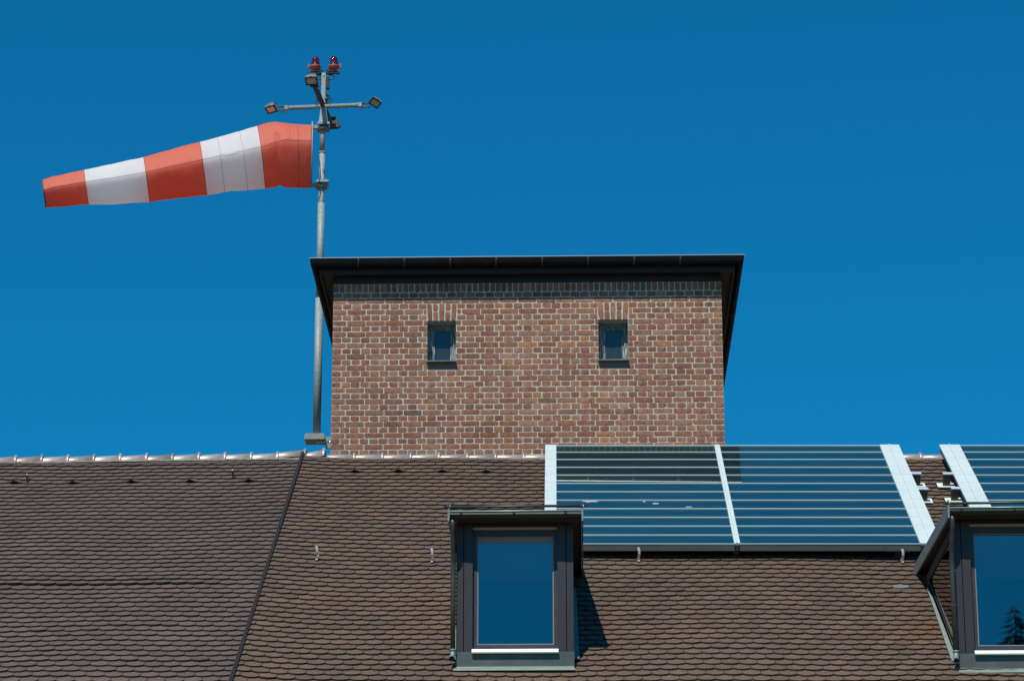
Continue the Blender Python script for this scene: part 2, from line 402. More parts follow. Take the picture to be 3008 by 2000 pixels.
# ridge tiles
def ridge_tile(F, a, pitch, tilt, parent, m, drop=0, rad=.088):
    b = MB(); n = 14; cb = RIDGE + .06
    ang = lambda j: math.pi * (-.04 + 1.08 * j / (n - 1))
    secs = [(0, rad * .90), (.02, rad * .92), (pitch - .034, rad * 1.0), (pitch - .032, rad * 1.10), (pitch + .004, rad * 1.10), (pitch + .006, rad * .9)]
    c0 = F(a, cb, 0); U = Vector((0,0,1)); FY = Vector((0,1,0)); D = (F(a + 1, cb, 0) - c0).normalized()
    vs = []
    for (s, r) in secs:
        cc = c0 + D * s + U * (tilt * s - .028 + drop)
        vs += [cc + FY * (-math.cos(ang(j)) * r) + U * (math.sin(ang(j)) * r) for j in range(n)]
    fs = []
    for i in range(len(secs) - 1):
        for j in range(n - 1): fs.append((i*n+j, i*n+j+1, (i+1)*n+j+1, (i+1)*n+j))
    b.add(vs, fs, True)
    cc = c0 + D * (pitch - .02) + U * (rad * 1.10 + tilt * pitch - .028 + drop); b.box(cc + U * .002, (.026, .022, .02))
    return mk('ridge_tile', b, m, parent, origin=c0)
x = SEAM + .30; i = 0
rr = random.Random(5)
ridge_tile(P, SEAM + .045, .225, .16, house, M['ridge'])
while x < AR - .3:
    ridge_tile(P, x, .352, rr.uniform(-.012, .022), house, M['ridge'], -.018, .08); x += .352
ridge_tile(PL, -.305, .34, .06, wing, M['ridge'], .012)
x = -.305 - .327
while x > AL:
    ridge_tile(PL, x, .327, rr.uniform(.012, .035), wing, M['ridge'], -.012); x -= .327
for F, a0, a1, par in ((P, SEAM, AR, house), (PL, AL, 0, wing)):   # bedding mortar below the ridge tiles
    b = MB(); nseg = int((a1 - a0) / .045); q = []
    for i in range(nseg + 1):
        a = a0 + (a1 - a0) * i / nseg
        q.append((F(a, RIDGE - .075 + rr.uniform(-.012, .012), .012), F(a, RIDGE - .035, .018 + rr.uniform(-.008, .006)), F(a, RIDGE + .02, .015)))
    vs = [p for t3 in q for p in t3]
    b.add(vs, [(3*i+j, 3*i+3+j, 3*i+4+j, 3*i+1+j) for i in range(nseg) for j in (0, 1)])
    mk('ridge_mortar', b, M['mortar_ridge'], par)

# snow hooks
def hook(F, a, b, m, parent, hgt=.165, w=.026, lean=.02):
    k = MB()
    path = [(0, -.03, .03), (0, .0, .033), (0, -.005, .06), (.004, -.012, .10), (.004, .0, hgt * .8), (-.004, lean, hgt)]
    pts = [(F(a + p[0] - w/2, b + p[1], p[2]), F(a + p[0] + w/2, b + p[1], p[2])) for p in path]
    th = E2 * .006
    vs = []
    for l, r_ in pts: vs += [l, r_, r_ + th, l + th]
    fs = []
    for i in range(len(pts) - 1):
        for j in range(4): fs.append((4*i+j, 4*i+(j+1)%4, 4*i+4+(j+1)%4, 4*i+4+j))
    fs += [(3,2,1,0), tuple(4*(len(pts)-1)+j for j in range(4))]
    k.add(vs, fs)
    k.fbox(F, a - w/2, a + w/2, b - .05, b + .15, .026, .031)
    return mk('snow_hook', k, m, parent, origin=F(a, b, 0))
for a in (-.41, .856, 3.13, 6.022): hook(FR, a, -3.85, M['hook'], house)
for a, b in ((-3.27, -.40), (-.785, -.26)): hook(FL, a, b, M['hook_dark'], wing, .11, .02, .03)

# ------------------------------------------------------------------ dormers (parts of the house)
def gutter_profile(r, deep):   # outer lip at (0,0), hangs below, returned as (y,z) pairs; -y is outwards
    pts = [(0, 0), (0, -.015)]
    for j in range(9):
        t = math.pi * j / 8; pts.append((r - r * math.cos(t), -.015 - deep * math.sin(t)))
    pts.append((2 * r, .0)); return pts
def dormer(dx, z0, zs, blind, label):
    X0, X1 = -1.202 + dx, -.04 + dx
    Z = lambda z: z0 + (z - 6.045) * zs + CAMZ - 0     # heights measured on the left dormer
    zt = Z(7.475)                                       # soffit
    back = lambda z: DY + (z - Z(6.045)) / (E2.z / E2.y)      # where the roof reaches height z
    body = MB()
    # cheeks as frames: front stile, top rail, sloped bottom rail
    for xa, xb in ((X0, X0 + .05), (X1 - .05, X1)):
        yb = back(zt)
        def cheek(pts, xa=xa, xb=xb):
            vs = [(xa, y, z) for y, z in pts] + [(xb, y, z) for y, z in pts]; n = len(pts)
            body.add(vs, [tuple(range(n))[::-1], tuple(range(n, 2*n))] + [(i, (i+1)%n, n+(i+1)%n, n+i) for i in range(n)])
        cheek([(DY + .07, Z(5.95)), (DY + .30, Z(5.95)), (DY + .30, zt), (DY + .07, zt)])
        cheek([(DY + .30, zt - .1), (yb - .1, zt - .1), (yb + .2, zt), (DY + .30, zt)])
        cheek([(DY + .30, Z(6.05)), (DY + .30, Z(6.28)), (back(zt - .1) - .22, zt - .1), (back(zt) + .1, zt - .1)])
    yb = back(zt)
    # header above the opening and floor
    body.bb(X0 + .05, X1 - .05, DY + .07, DY + .14, Z(7.455), zt)
    d = mk('dormer', body, M['post_side'], house, label, origin=(X0, DY, Z(6.045)))
    pane = MB()
    for xa in (X0 + .012, X1 - .012):
        pane.add([(xa, DY + .30, Z(6.28)), (xa, DY + .30, zt - .1), (xa, back(zt - .1) - .22, zt - .1)], [(0, 1, 2)])
    for idx, xa in enumerate((X0 + .012, X1 - .012)):
        p1 = MB(); p1.add([(xa, DY + .28, Z(6.25)), (xa, DY + .28, zt - .08), (xa, back(zt - .1) - .15, zt - .08)], [(0, 1, 2)])
        mk('cheek_pane', p1, M['cheekpane'], d)
    # lead soaker along the foot of each cheek
    for sgn, xa in ((-1, X0), (1, X1)):
        s = MB(); p0 = Vector((xa, DY + .12, Z(6.045) + .12 * .584 + .035)); p1_ = Vector((xa, back(zt) - .35, zt - .35 * .584 + .035))
        o = Vector((sgn * .055, 0, .004)); u = Vector((0, -.01, .05))
        s.add([p0, p0 + o, p1_ + o * .5, p1_], [(0,1,2,3)]); s.add([p0, p1_, p1_ + u, p0 + u], [(0,1,2,3)])
        mk('soaker', s, M['flange'], d)
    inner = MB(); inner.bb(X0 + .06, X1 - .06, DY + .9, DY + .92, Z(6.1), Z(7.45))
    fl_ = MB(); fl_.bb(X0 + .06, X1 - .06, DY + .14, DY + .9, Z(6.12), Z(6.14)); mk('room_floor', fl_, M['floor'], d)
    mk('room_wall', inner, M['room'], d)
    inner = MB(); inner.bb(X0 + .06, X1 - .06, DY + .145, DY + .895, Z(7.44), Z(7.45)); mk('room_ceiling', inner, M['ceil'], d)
    # posts with grooves
    for (xa, xb, xc) in ((X0, X0 + .072, X0 + .161), (X1 - .156, X1 - .070, X1)):
        p = MB(); p.bb(xa, xb - .004, DY, DY + .069, Z(6.2), zt); p.bb(xb + .004, xc, DY + .004, DY + .069, Z(6.2), zt)
        po = mk('post', p, M['post'], d); q = MB(); q.bb(xb - .0038, xb + .0038, DY + .03, DY + .05, Z(6.2), zt); mk('joint', q, M['black_gap'], po)
    xl, xr = X0 + .161, X1 - .156
    h = MB(); h.bb(xl, xr, DY + .012, DY + .069, Z(7.452), zt); mk('lintel', h, M['post_side'], d)
    h = MB(); h.bb(xl + .002, xr - .002, DY + .03, DY + .069, Z(7.428), Z(7.450)); mk('lintel_strip', h, M['beige'], d)
    # window: outer frame, gasket, pane, blind
    gl, gr, gb, gt = xl + .055, xr - .05, Z(6.287), Z(7.352)
    fy0, fy1 = DY + .055, DY + .10
    f = MB(); f.bb(xl, gl - .012, fy0, fy1, Z(6.215), Z(7.426)); f.bb(gr + .012, xr, fy0, fy1, Z(6.215), Z(7.426))
    f.bb(gl - .012, gr + .012, fy0, fy1, Z(6.215), gb - .012); f.bb(gl - .012, gr + .012, fy0, fy1, gt + .01, Z(7.426))
    wf = mk('window', f, M['sash'], d)
    gk = MB(); gk.bb(gl - .012, gl, fy0 + .006, fy1, gb - .012, gt + .01); gk.bb(gr, gr + .012, fy0 + .006, fy1, gb - .012, gt + .01)
    gk.bb(gl, gr, fy0 + .006, fy1, gb - .012, gb); gk.bb(gl, gr, fy0 + .006, fy1, gt, gt + .01); mk('gasket', gk, M['gasket'], d)
    pn = MB(); pn.bb(gl, gr, fy1 - .02, fy1 - .012, gb, gt); mk('window_pane', pn, M['pane'], d)
    cu = MB(); cu.add([(gl - .03, fy1 + .02, gt + .03), (gr + .03, fy1 + .02, gt + .03), (gr + .03, fy1 + .42, gt - .34), (gl - .03, fy1 + .42, gt - .34)], [(0, 1, 2, 3)]); mk('glass_paling_sheet', cu, M['ceil'], d)  # added leaning sheet, makes the glass look paler towards its top
    if blind:
        bl = MB(); bl.bb(gl, gr, fy1 - .026, fy1 - .0225, gt - .05, gt); mk('roller_blind', bl, M['blind'], d)
    # sill
    s = MB(); vs = [(xl - .005, DY + .05, Z(6.232)), (xl - .005, DY - .03, Z(6.218)), (xl - .005, DY - .045, Z(6.186)), (xl - .005, DY + .0, Z(6.186)), (xl - .005, DY + .05, Z(6.2))]
    k = len(vs); vs2 = [(xr + .005, y, z) for _, y, z in vs]; s.add(vs + vs2, [tuple(range(k))[::-1], tuple(range(k, 2*k))] + [(i, (i+1)%k, k+(i+1)%k, k+i) for i in range(k)])
    so = mk('window_sill', s, M['sill'], d); s = MB(); s.bb(xl - .007, xr + .007, DY - .049, DY - .028, Z(6.173), Z(6.1855)); mk('sill_edge', s, M['sillgreen'], d)
    # zinc upstand and apron
    s = MB(); s.bb(X0 - .005, X1 + .006, DY - .008, DY + .0, Z(6.05), Z(6.196)); s.bb(X0 + .0, X1, DY + .001, DY + .06, Z(6.02), Z(6.196)); mk('upstand', s, M['flashing'], d)
    s = MB(); zz = Z(6.05); s.add([(X0 - .0, DY - .0085, zz), (X1, DY - .0085, zz), (X1 + .01, DY - .125, zz - .047), (X0 - .02, DY - .125, zz - .047), (X1 + .01, DY - .127, zz - .062), (X0 - .02, DY - .127, zz - .062)], [(0,1,2,3), (3,2,4,5)])
    mk('apron', s, M['flange'], d)
    # roof slab, slightly rising backwards
    GX0, GX1 = X0 - .078, X1 + .104; yo = DY - .285; sl = math.tan(R(2.4)); zl = Z(7.532)
    yr = back(Z(7.68)) + .35
    s = MB()
    def slab(m_, xa, xb, ya, yb_, za, zb):
        vs = [(xx, yy, zz_ + sl * (yy - yo)) for xx in (xa, xb) for yy in (ya, yb_) for zz_ in (za, zb)]
        m_.add(vs, [(0,1,3,2),(4,6,7,5),(0,4,5,1),(2,3,7,6),(0,2,6,4),(1,5,7,3)])
    slab(s, GX0 + .02, GX1 - .02, yo + .10, yr, zl - .062, zl - .002); mk('dormer_roof', s, M['soffit'], d)
    s = MB(); slab(s, GX0 + .02, GX1 - .02, yo + .08, yr, zl - .0, zl + .012); mk('roof_sheet', s, M['flashing'], d)
    for xa, xb in ((GX0, GX0 + .018), (GX1 - .018, GX1)):
        s = MB(); slab(s, xa, xb, yo + .004, yr, zl - .095, zl + .03); mk('verge_board', s, M['verge'], d)
    # gutter
    prof = gutter_profile(.055, .052); s = MB()
    s.sweep([(0, y - .0, z) for y, z in prof], [(GX0 + .019, yo, zl), (GX1 - .019, yo, zl)], smooth=True)
    for xa in (GX0 + .019, GX1 - .019): s.add([(xa, yo + y, zl + z) for y, z in prof], [tuple(range(len(prof)))])
    for t_ in (.09, .48, .86):
        xx = GX0 + (GX1 - GX0) * t_; s.bb(xx, xx + .025, yo - .003, yo + .0, zl - .03, zl + .002)
    gu = mk('gutter', s, M['copper_dark'], d); s = MB(); s.tube([(GX0 + .019, yo - .001, zl + .002), (GX1 - .019, yo - .001, zl + .006)], .0065, 8); mk('gutter_lip', s, M['copper_lip'], d)
    # snow pipe above the gutter
    s = MB(); s.tube([(GX0 - .04, yo + .03, zl + .055), (GX1 + .035, yo + .03, zl + .062)], .0135, 10); pp = mk('snow_pipe', s, M['downpipe'], d)
    for xx in (GX0 + .01, GX1 - .01):
        s = MB(); s.bb(xx - .003, xx + .003, yo + .012, yo + .05, zl + .0, zl + .092); s.tube([(xx - .018, yo + .03, zl + .058), (xx - .003, yo + .03, zl + .058)], .019, 8); mk('pipe_bracket', s, M['hook_dark'], d)
        s = MB(); s.tube([(xx + .006, yo + .02, zl + .058), (xx + .02, yo + .02, zl + .058)], .017, 6); mk('bracket_nut', s, M['chrome'], d)
    # downpipe
    px = X0 - .030; r_ = .0255
    s = MB(); s.tube([(px - .002, yo + .055, zl - .055), (px - .002, yo + .058, zl - .12), (px, yo + .09, zl - .19), (px, DY - .10, zl - .36), (px, DY - .045, zl - .46), (px, DY - .04, zl - .60), (px, DY - .035, Z(6.20))], r_, 14)
    s.tube([(px, DY - .035, Z(6.66)), (px, DY - .035, Z(6.625))], r_ * 1.1, 14)
    dp = mk('downpipe', s, M['downpipe'], d)
    s = MB(); s.tube([(px, DY - .035, Z(6.21)), (px, DY - .037, Z(6.17)), (px - .004, DY - .06, Z(6.135)), (px - .008, DY - .12, Z(6.105))], r_ * 1.06, 16, cap=False)
    s.tube([(px, DY - .035, Z(6.215)), (px, DY - .035, Z(6.198))], r_ * 1.25, 14); mk('pipe_shoe', s, M['galv_dark'], d)
    s = MB(); s.tube([(px - .0065, DY - .098, Z(6.116)), (px - .0075, DY - .112, Z(6.109))], r_ * .98, 16); mk('pipe_mouth', s, M['black_gap'], d)
    for zz in (6.98, 6.2):
        s = MB(); s.bb(px, X0 + .0, DY - .04, DY - .03, Z(zz), Z(zz) + .012); mk('pipe_clip', s, M['galv_dark'], d)
    return d
dormer(0, 5.950, 1.0128, True, 'left dormer with grey roller blind showing behind the top of its glass')
dormer(DX[1], 5.905, 1.048, False, 'right dormer cut off by the photo edge, a conifer mirrored in its glass')

# ------------------------------------------------------------------ solar collectors
PH = .19
def PP(a, b, h=0): return P(a, b, h + PH)
TOPB = .488; BOT = -3.776; NR = 12
rowsb = [TOPB, .177, -.17, -.534, -.893, -1.262, -1.632, -1.996, -2.356, -2.712, -3.068, -3.424, BOT]
def collector(a0, a1, left, right, label, group='solar collectors on the roof', tilt=0):
    # left / right = widths of the cover strips beyond the glass
    root = thing('solar_collector', P((a0 + a1) / 2, BOT, 0), label, 'solar collector', group)
    b = MB(); b.fbox(PP, a0 - .01, a1 + .01, BOT + .03, TOPB - .005, -.075, -.012); mk('tray', b, M['panelside'], root)
    for i in range(len(rowsb) - 1):
        t, u = rowsb[i], rowsb[i + 1]; g_ = MB()
        g_.add([PP(a0, u + .0125, -.003), PP(a1, u + .0125, -.003), PP(a1, t - .0005, -.0023), PP(a0, t - .0005, -.0023)], [(0, 1, 2, 3)])
        mk('glazing_strip', g_, M['glaze'], root)
    for i, t in enumerate(rowsb):
        b = MB(); b.fbox(PP, a0, a1, t, t + (.012), -.012, .0045 if 0 < i < 12 else .006)
        mk('cross_rail', b, M['alu_rail'], root)
    for (s0, s1) in ((a0 - left, a0), (a1, a1 + right)):
        if s1 - s0 < .01: continue
        wide = s1 - s0
        for i in range(len(rowsb) - 1):
            t, u = rowsb[i], rowsb[i + 1]; b = MB()
            if i == 0: t += .012
            if wide < .2 and wide > .1: b.fbox(PP, s0, s1, u + .004, t, -.01, .012)
            elif wide < .1:
                b.fbox(PP, s0, s0 + wide * .36, u + .004, t, -.01, .012); b.fbox(PP, s0 + wide * .38, s1 - wide * .42, u + .004, t, -.01, .021); b.fbox(PP, s1 - wide * .40, s1, u + .004, t, -.01, .012)
            else:
                b.fbox(PP, s0, s0 + wide * .46, u + .004, t, -.01, .012); b.fbox(PP, s0 + wide * .465, s0 + wide * .53, u + .004, t, -.01, .020); b.fbox(PP, s0 + wide * .535, s1, u + .004, t, -.01, .012)
            mk('cover_strip', b, M['alu'], root)
        for t in rowsb[1:-1]:
            pass
        b = MB(); b.fbox(PP, s0 + .012, s1 - .012, BOT + .02, TOPB, -.075, -.0105); mk('side_profile', b, M['panelside'], root)
    b = MB(); b.fbox(PP, a0 - .002, a1 + .002, BOT - .004, BOT + .03, -.075, -.026); mk('front_profile', b, M['alu_front'], root)
    b = MB(); b.fbox(PP, a0 - .002, a1 + .002, BOT, BOT + .03, -.0255, -.004); mk('front_gasket', b, M['alu_front_dark'], root)
    return root
cA = collector(2.226, 4.182, .135, .0, 'collector with bird droppings behind the left dormer, first from the left', None)
cB = collector(4.246, 6.224, .064, .236, 'collector between the slim centre cover strip and the tile gap', None)
cC = collector(7.208, 9.17, .25, .0, 'collector above the right dormer, cut by the photo edge', None)
# bird droppings
mdrop = mottled('bird_dropping', (.35,.38,.36), (.55,.56,.52), 30, .9)
rd = random.Random(2)
for (a, b, lw, lh) in ((2.62, -2.04, .10, .018), (3.24, -2.05, .016, .014), (3.37, -2.13, .05, .014), (3.75, -2.27, .045, .011)):
    s = MB(); n = 18; vs = [PP(a + lw * math.cos(2*math.pi*i/n) * rd.uniform(.6, 1.1), b + lh * 2 * math.sin(2*math.pi*i/n) * rd.uniform(.5, 1.1), -.0005) for i in range(n)]
    s.add(vs, [tuple(range(n))]); mk('droppings', s, mdrop, cA)
# support brackets in the gap between the arrays: upright plate with lid and bright foot
def bracket(a, b, side, parent):
    s = MB(); w = .085
    s.fbox(FR, a - w/2, a + w/2, b, b + .03, .02, .185)
    s.fbox(FR, a - w/2 + (0 if side > 0 else -.03), a + w/2 + (.10 if side > 0 else 0), b + .012, b + .05, .12, .18)
    o = mk('support_bracket', s, M['bracket'], parent)
    s = MB(); s.fbox(FR, a - w/2 - (0 if side > 0 else .05), a + w/2 + (.06 if side > 0 else .01), b - .012, b + .07, .1855, .197); mk('bracket_lid', s, M['lidwhite'], o)
    s = MB(); s.fbox(FR, a - .105, a + .105, b - .045, b + .13, .036, .046); mk('bracket_foot', s, M['lead'], o)
bracket(6.885, -.83, 1, cC); bracket(6.90, -1.47, 1, cC); bracket(6.53, -.83, -1, cB); bracket(6.535, -1.50, -1, cB)
for a in (2.5, 4.21, 6.0):
    s = MB(); s.fbox(FR, a - .03, a + .03, BOT + .14, BOT + .2, 0, .113); s.fbox(FR, a - .13, a + .13, BOT + .13, BOT + .16, .07, .085); mk('support_foot', s, M['bracket'], cA if a < 4.2 else cB)

# ------------------------------------------------------------------ brick tower
TX, TW_, TY, TD = -3.3007, 5.29, 39.1324, 5.3
zc = lambda z: z + CAMZ
tower = thing('brick_tower', (TX + TW_ / 2, TY + TD / 2, 0), 'square red brick tower with dark eaves and two small windows behind the ridge', 'tower')
ZT = 13.244; ZS = 13.1168; CH = .0793; MJ = .0128
core = MB()
wins = [(-2.016, -1.624, 12.124, 12.711), (.3105, .7124, 12.124, 12.711)]
# mortar core: front wall built round the window openings, 0.4 thick
def fbb(x0, x1, z0, z1): core.bb(x0, x1, TY + .0, TY + .35, zc(z0), zc(z1))
xs = [TX, wins[0][0], wins[0][1], wins[1][0], wins[1][1], TX + TW_]
fbb(TX + .0, TX + TW_, 7.5, 12.124); fbb(TX, TX + TW_, 12.711, ZT)
fbb(xs[0], xs[1], 12.124, 12.711); fbb(xs[2], xs[3], 12.124, 12.711); fbb(xs[4], xs[5], 12.124, 12.711)
core.bb(TX, TX + .35, TY + .35, TY + TD, zc(8.0), zc(ZT)); core.bb(TX + TW_ - .35, TX + TW_, TY + .35, TY + TD, zc(8.0), zc(ZT)); core.bb(TX + .35, TX + TW_ - .35, TY + TD - .35, TY + TD, zc(8.0), zc(ZT))
mk('mortar_wall', core, M['mortar'], tower)
br = random.Random(21)
def brick(mb, F, u0, u1, v0, v1, dep=.0045):
    # slightly pillowed face with worn edges; F(u, v, out)
    nx = max(3, int((u1 - u0) / .035)); nz = 3
    j = lambda s: br.uniform(-s, s)
    u0 += j(.003); u1 += j(.003); v0 += j(.0022); v1 += j(.0022); dd = dep + br.uniform(-.0015, .0025)
    chip = (br.randrange(4), br.uniform(.004, .016)) if br.random() < .22 else None
    vs = []
    for a in range(nx + 1):
        for b in range(nz + 1):
            u = u0 + (u1 - u0) * a / nx; v = v0 + (v1 - v0) * b / nz
            ea = a in (0, nx); eb = b in (0, nz)
            if eb: v += j(.0018)
            if ea: u += j(.0015)
            if ea and eb: u += (.004 if a == 0 else -.004); v += (.003 if b == 0 else -.003)
            if chip and ea and eb and (a > 0) * 2 + (b > 0) == chip[0]:
                u += (1 if a == 0 else -1) * chip[1]; v += (1 if b == 0 else -1) * chip[1] * .6
            out = dd - (.0012 if ea or eb else 0)
            vs.append(F(u, v, out))
    k = nz + 1; fs = [(a*k+b, (a+1)*k+b, (a+1)*k+b+1, a*k+b+1) for a in range(nx) for b in range(nz)]
    base = len(vs); ring = [a*k for a in range(nx+1)] + [nx*k+b for b in range(1, nz+1)] + [a*k+nz for a in range(nx-1, -1, -1)] + [b for b in range(nz-1, 0, -1)]
    cu, cv = (u0+u1)/2, (v0+v1)/2
    # skirt back into the mortar
    inner = []
    for idx in ring:
        a, b = divmod(idx, k); u = u0 + (u1-u0)*a/nx; v = v0 + (v1-v0)*b/nz
        inner.append(F(u + (cu-u)*-.004, v, -.008))
    n = len(ring)
    fs += [(ring[(i+1)%n], ring[i], base+i, base+(i+1)%n) for i in range(n)]
    mb.add(vs + inner, fs)
def wall_face(mb, F, width, openings, arches=True):
    z = ZS; row = 0
    # soldier course
    n = round(width / .0785); pw = width / n
    for i in range(n): brick(mb, F, i*pw + MJ/2 * (i > 0), (i+1)*pw - MJ/2, ZS + MJ/2, ZT - .005)
    while z > 9.8:
        z1 = z - MJ/2; z0 = z - CH + MJ/2
        if row % 2 == 0: first, pitch = .121, .1295
        else: first, pitch = .186, .2598
        first += br.uniform(-.004, .004)
        us = [0]; u = first
        while u < width - .04: us.append(u); u += pitch * (1 + br.uniform(-.008, .008))
        us.append(width)
        for a, b in zip(us, us[1:]):
            segs = [(a, b)]
            for (o0, o1, oz0, oz1) in openings:
                if z0 < oz1 - .02 and z1 > oz0 + .02:
                    new = []
                    for (p, q) in segs:
                        if q <= o0 or p >= o1: new.append((p, q))
                        else:
                            if p < o0: new.append((p, o0 + MJ/2))
                            if q > o1: new.append((o1 - MJ/2, q))
                    segs = new
            for (p, q) in segs:
                if q - p > .03: brick(mb, F, p + (MJ/2 if p > 0 else 0), q - (MJ/2 if q < width else 0), z0, z1)
        z -= CH; row += 1
    return mb
bm_ = MB()
Ff = lambda u, v, o: Vector((TX + u, TY - o, zc(v)))
zar = ZS - 2 * CH
ops = []
for (x0, x1, z0, z1) in wins:
    ops.append((x0 - TX, x1 - TX, z0 - .012, z1)); ops.append((x0 - TX - .014, x1 - TX + .014, z1, zar + .0))
    ops.append((x0 - TX, x1 - TX, 12.018, z0))
wall_face(bm_, Ff, TW_, ops)
for (x0, x1, z0, z1) in wins:       # flat arches, split voussoirs 2 and 4
    u0 = x0 - TX; wv = (x1 - x0) / 5
    for i in range(5):
        a, b = u0 + i * wv + MJ/2, u0 + (i + 1) * wv - MJ/2
        def Fv(u, v, o, c=(a + b) / 2, q=i): return Ff(u + (q - 2) * .0045 * (v - z1) / (zar - z1) * 1.6, v, o)
        if i % 2 == 0: brick(bm_, Fv, a, b, z1 + .004, zar - MJ/2)
        else:
            zm = (z1 + zar) / 2 + br.uniform(-.006, .012); brick(bm_, Fv, a, b, z1 + .004, zm - MJ/2); brick(bm_, Fv, a, b, zm + MJ/2, zar - MJ/2)
wall_face(bm_, lambda u, v, o: Vector((TX - o, TY + TD - u, zc(v))), TD, [])
wall_face(bm_, lambda u, v, o: Vector((TX + TW_ + o, TY + u, zc(v))), TD, [])
mk('brick_wall', bm_, M['brick'], tower)
# tower windows
for wi, (x0, x1, z0, z1) in enumerate(wins):
    ry = TY + .19; fl, fr_ = .058, .052; dz = .06
    def rect(l, r, b, t, wl, wr, wb, wt, ya, yb):
        q = MB(); q.bb(l, l + wl, ya, yb, zc(b), zc(t)); q.bb(r - wr, r, ya, yb, zc(b), zc(t)); q.bb(l + wl, r - wr, ya, yb, zc(b), zc(b + wb)); q.bb(l + wl, r - wr, ya, yb, zc(t - wt), zc(t)); return q
    gb, gt = z0 + .079, z1 - .085
    wn = mk('window', rect(x0, x1, z0, z1, fl, fr_, gb - .02 - z0, .062, ry, ry + .06), M['wood'], tower, ['left tower window with a bare pale strip of wood on its right stile', 'right tower window with a low rippled reflection in the glass'][wi])
    mk('sash', rect(x0 + fl, x1 - fr_, gb - .02, z1 - .062, .034, .033, .02, .023, ry + .02, ry + .055), M['wood'], wn)
    s = MB(); s.bb(x0 + fl + .034, x1 - fr_ - .033, ry + .034, ry + .044, zc(gb), zc(gt)); mk('window_pane', s, M['ribbed'], wn)
    s = MB(); s.bb(x0 - .004, x1 + .004, TY - .07, ry - .001, zc(z0 - .014), zc(z0 + .002)); mk('window_sill', s, M['wood_old'], wn)
    s = MB(); s.bb(x0 - .012, x1 + .02, TY - .001, TY + .0, zc(12.022), zc(z0 - .0145)); mk('sill_apron', s, M['dark_brick'], wn)
# eaves
OG = .305; GZ = 13.517; gx0, gx1 = TX - OG, TX + TW_ + OG; gy0, gy1 = TY - OG, TY + TD + OG
s = MB(); ring_o = [(gx0 + .12, gy0 + .12), (gx1 - .12, gy0 + .12), (gx1 - .12, gy1 - .12), (gx0 + .12, gy1 - .12)]; ring_i = [(TX + .02, TY + .02), (TX + TW_ - .02, TY + .02), (TX + TW_ - .02, TY + TD - .02), (TX + .02, TY + TD - .02)]
zso = ZT + .105
def ringband(mb, A, B, za, zb):
    vs = [(x, y, zc(za)) for x, y in A] + [(x, y, zc(zb)) for x, y in B]
    mb.add(vs, [(i, (i+1)%4, 4+(i+1)%4, 4+i) for i in range(4)])
ringband(s, ring_o, ring_i, zso, zso); ringband(s, ring_o, ring_o, zso - .03, zso + .1)
lst = [(x0_ + sx * .03, y0_ + sy * .03) for (x0_, y0_), (sx, sy) in zip(ring_o, ((1,1),(-1,1),(-1,-1),(1,-1)))]
ringband(s, ring_o, lst, zso - .03, zso - .03); ringband(s, lst, lst, zso - .03, zso)
mk('soffit', s, M['soffit'], tower)
s = MB(); s.bb(TX + .13, TX + TW_ - .13, TY - .022, TY + .02, zc(ZT - .0), zc(zso - .001)); mk('trim_board', s, M['trimgreen'], tower)
for xa_, xb_, xs_ in ((TX, TX + .128, TX - .012), (TX + TW_ - .128, TX + TW_, TX + TW_ - .02)):
    s = MB(); s.bb(xa_, xb_, TY - .012, TY + .0195, zc(ZT), zc(zso - .001)); s.bb(xs_, xs_ + .032, TY + .02, TY + TD, zc(ZT), zc(zso - .001))
    mk('trim_board', s, M['soffit'], tower)
# mitred gutter all round
pr = [(0, 0), (.0, -.03), (.006, -.075), (.024, -.112), (.055, -.128), (.09, -.118), (.115, -.09), (.12, -.04), (.12, .03)]
s = MB(); cs = [(gx0, gy0, 1, 1), (gx1, gy0, -1, 1), (gx1, gy1, -1, -1), (gx0, gy1, 1, -1)]; k = len(pr)
vs = []
for (x, y, sx, sy) in cs: vs += [(x + sx * d_, y + sy * d_, zc(GZ + z_)) for d_, z_ in pr]
s.add(vs, [(i*k+j, ((i+1)%4)*k+j, ((i+1)%4)*k+j+1, i*k+j+1) for i in range(4) for j in range(k-1)], False)
mk('gutter', s, M['gutter'], tower)
s = MB()
for (x, y, sx, sy), (x2, y2, _, _) in zip(cs, cs[1:] + cs[:1]): s.bar((x, y, zc(GZ + .004)), (x2, y2, zc(GZ + .004)), .014, .009)
mk('gutter_lip', s, M['gutter_lip'], tower)
for i in range(8):
    s = MB(); xx = gx0 + .65 + i * .625
    s.bb(xx, xx + .022, gy0 - .004, gy0, zc(GZ - .045), zc(GZ - .003))
    s.sweep([(0, 0, 0), (.014, 0, 0)], [(xx, gy0 + d_ - .0025, zc(GZ + z_ - .003)) for d_, z_ in pr]); mk('gutter_hanger', s, M['black'], tower)
for sd, xx in ((1, gx0), (-1, gx1)):
    for i in range(9):
        s = MB(); yy = gy0 + .42 + i * .62
        s.sweep([(0, 0, 0), (0, .016, 0)], [(xx + sd * (d_ - .003), yy, zc(GZ + z_ - .003)) for d_, z_ in pr]); mk('gutter_hanger', s, M['black'], tower)
s = MB(); ap = ((gx0+gx1)/2, (gy0+gy1)/2, zc(GZ + .45)); q = [(x + sx*.1, y + sy*.1, zc(GZ + .0)) for x, y, sx, sy in cs]
s.add(q + [ap], [(0,1,4),(1,2,4),(2,3,4),(3,0,4)]); mk('tower_roof', s, M['gutter'], tower)
s = MB(); s.lathe((1.05, TY + .75, zc(GZ)), [(.035, 0), (.035, .2), (.075, .205), (.08, .225), (.075, .245), (.02, .25)], 14); mk('roof_vent', s, M['galv_dark'], tower)

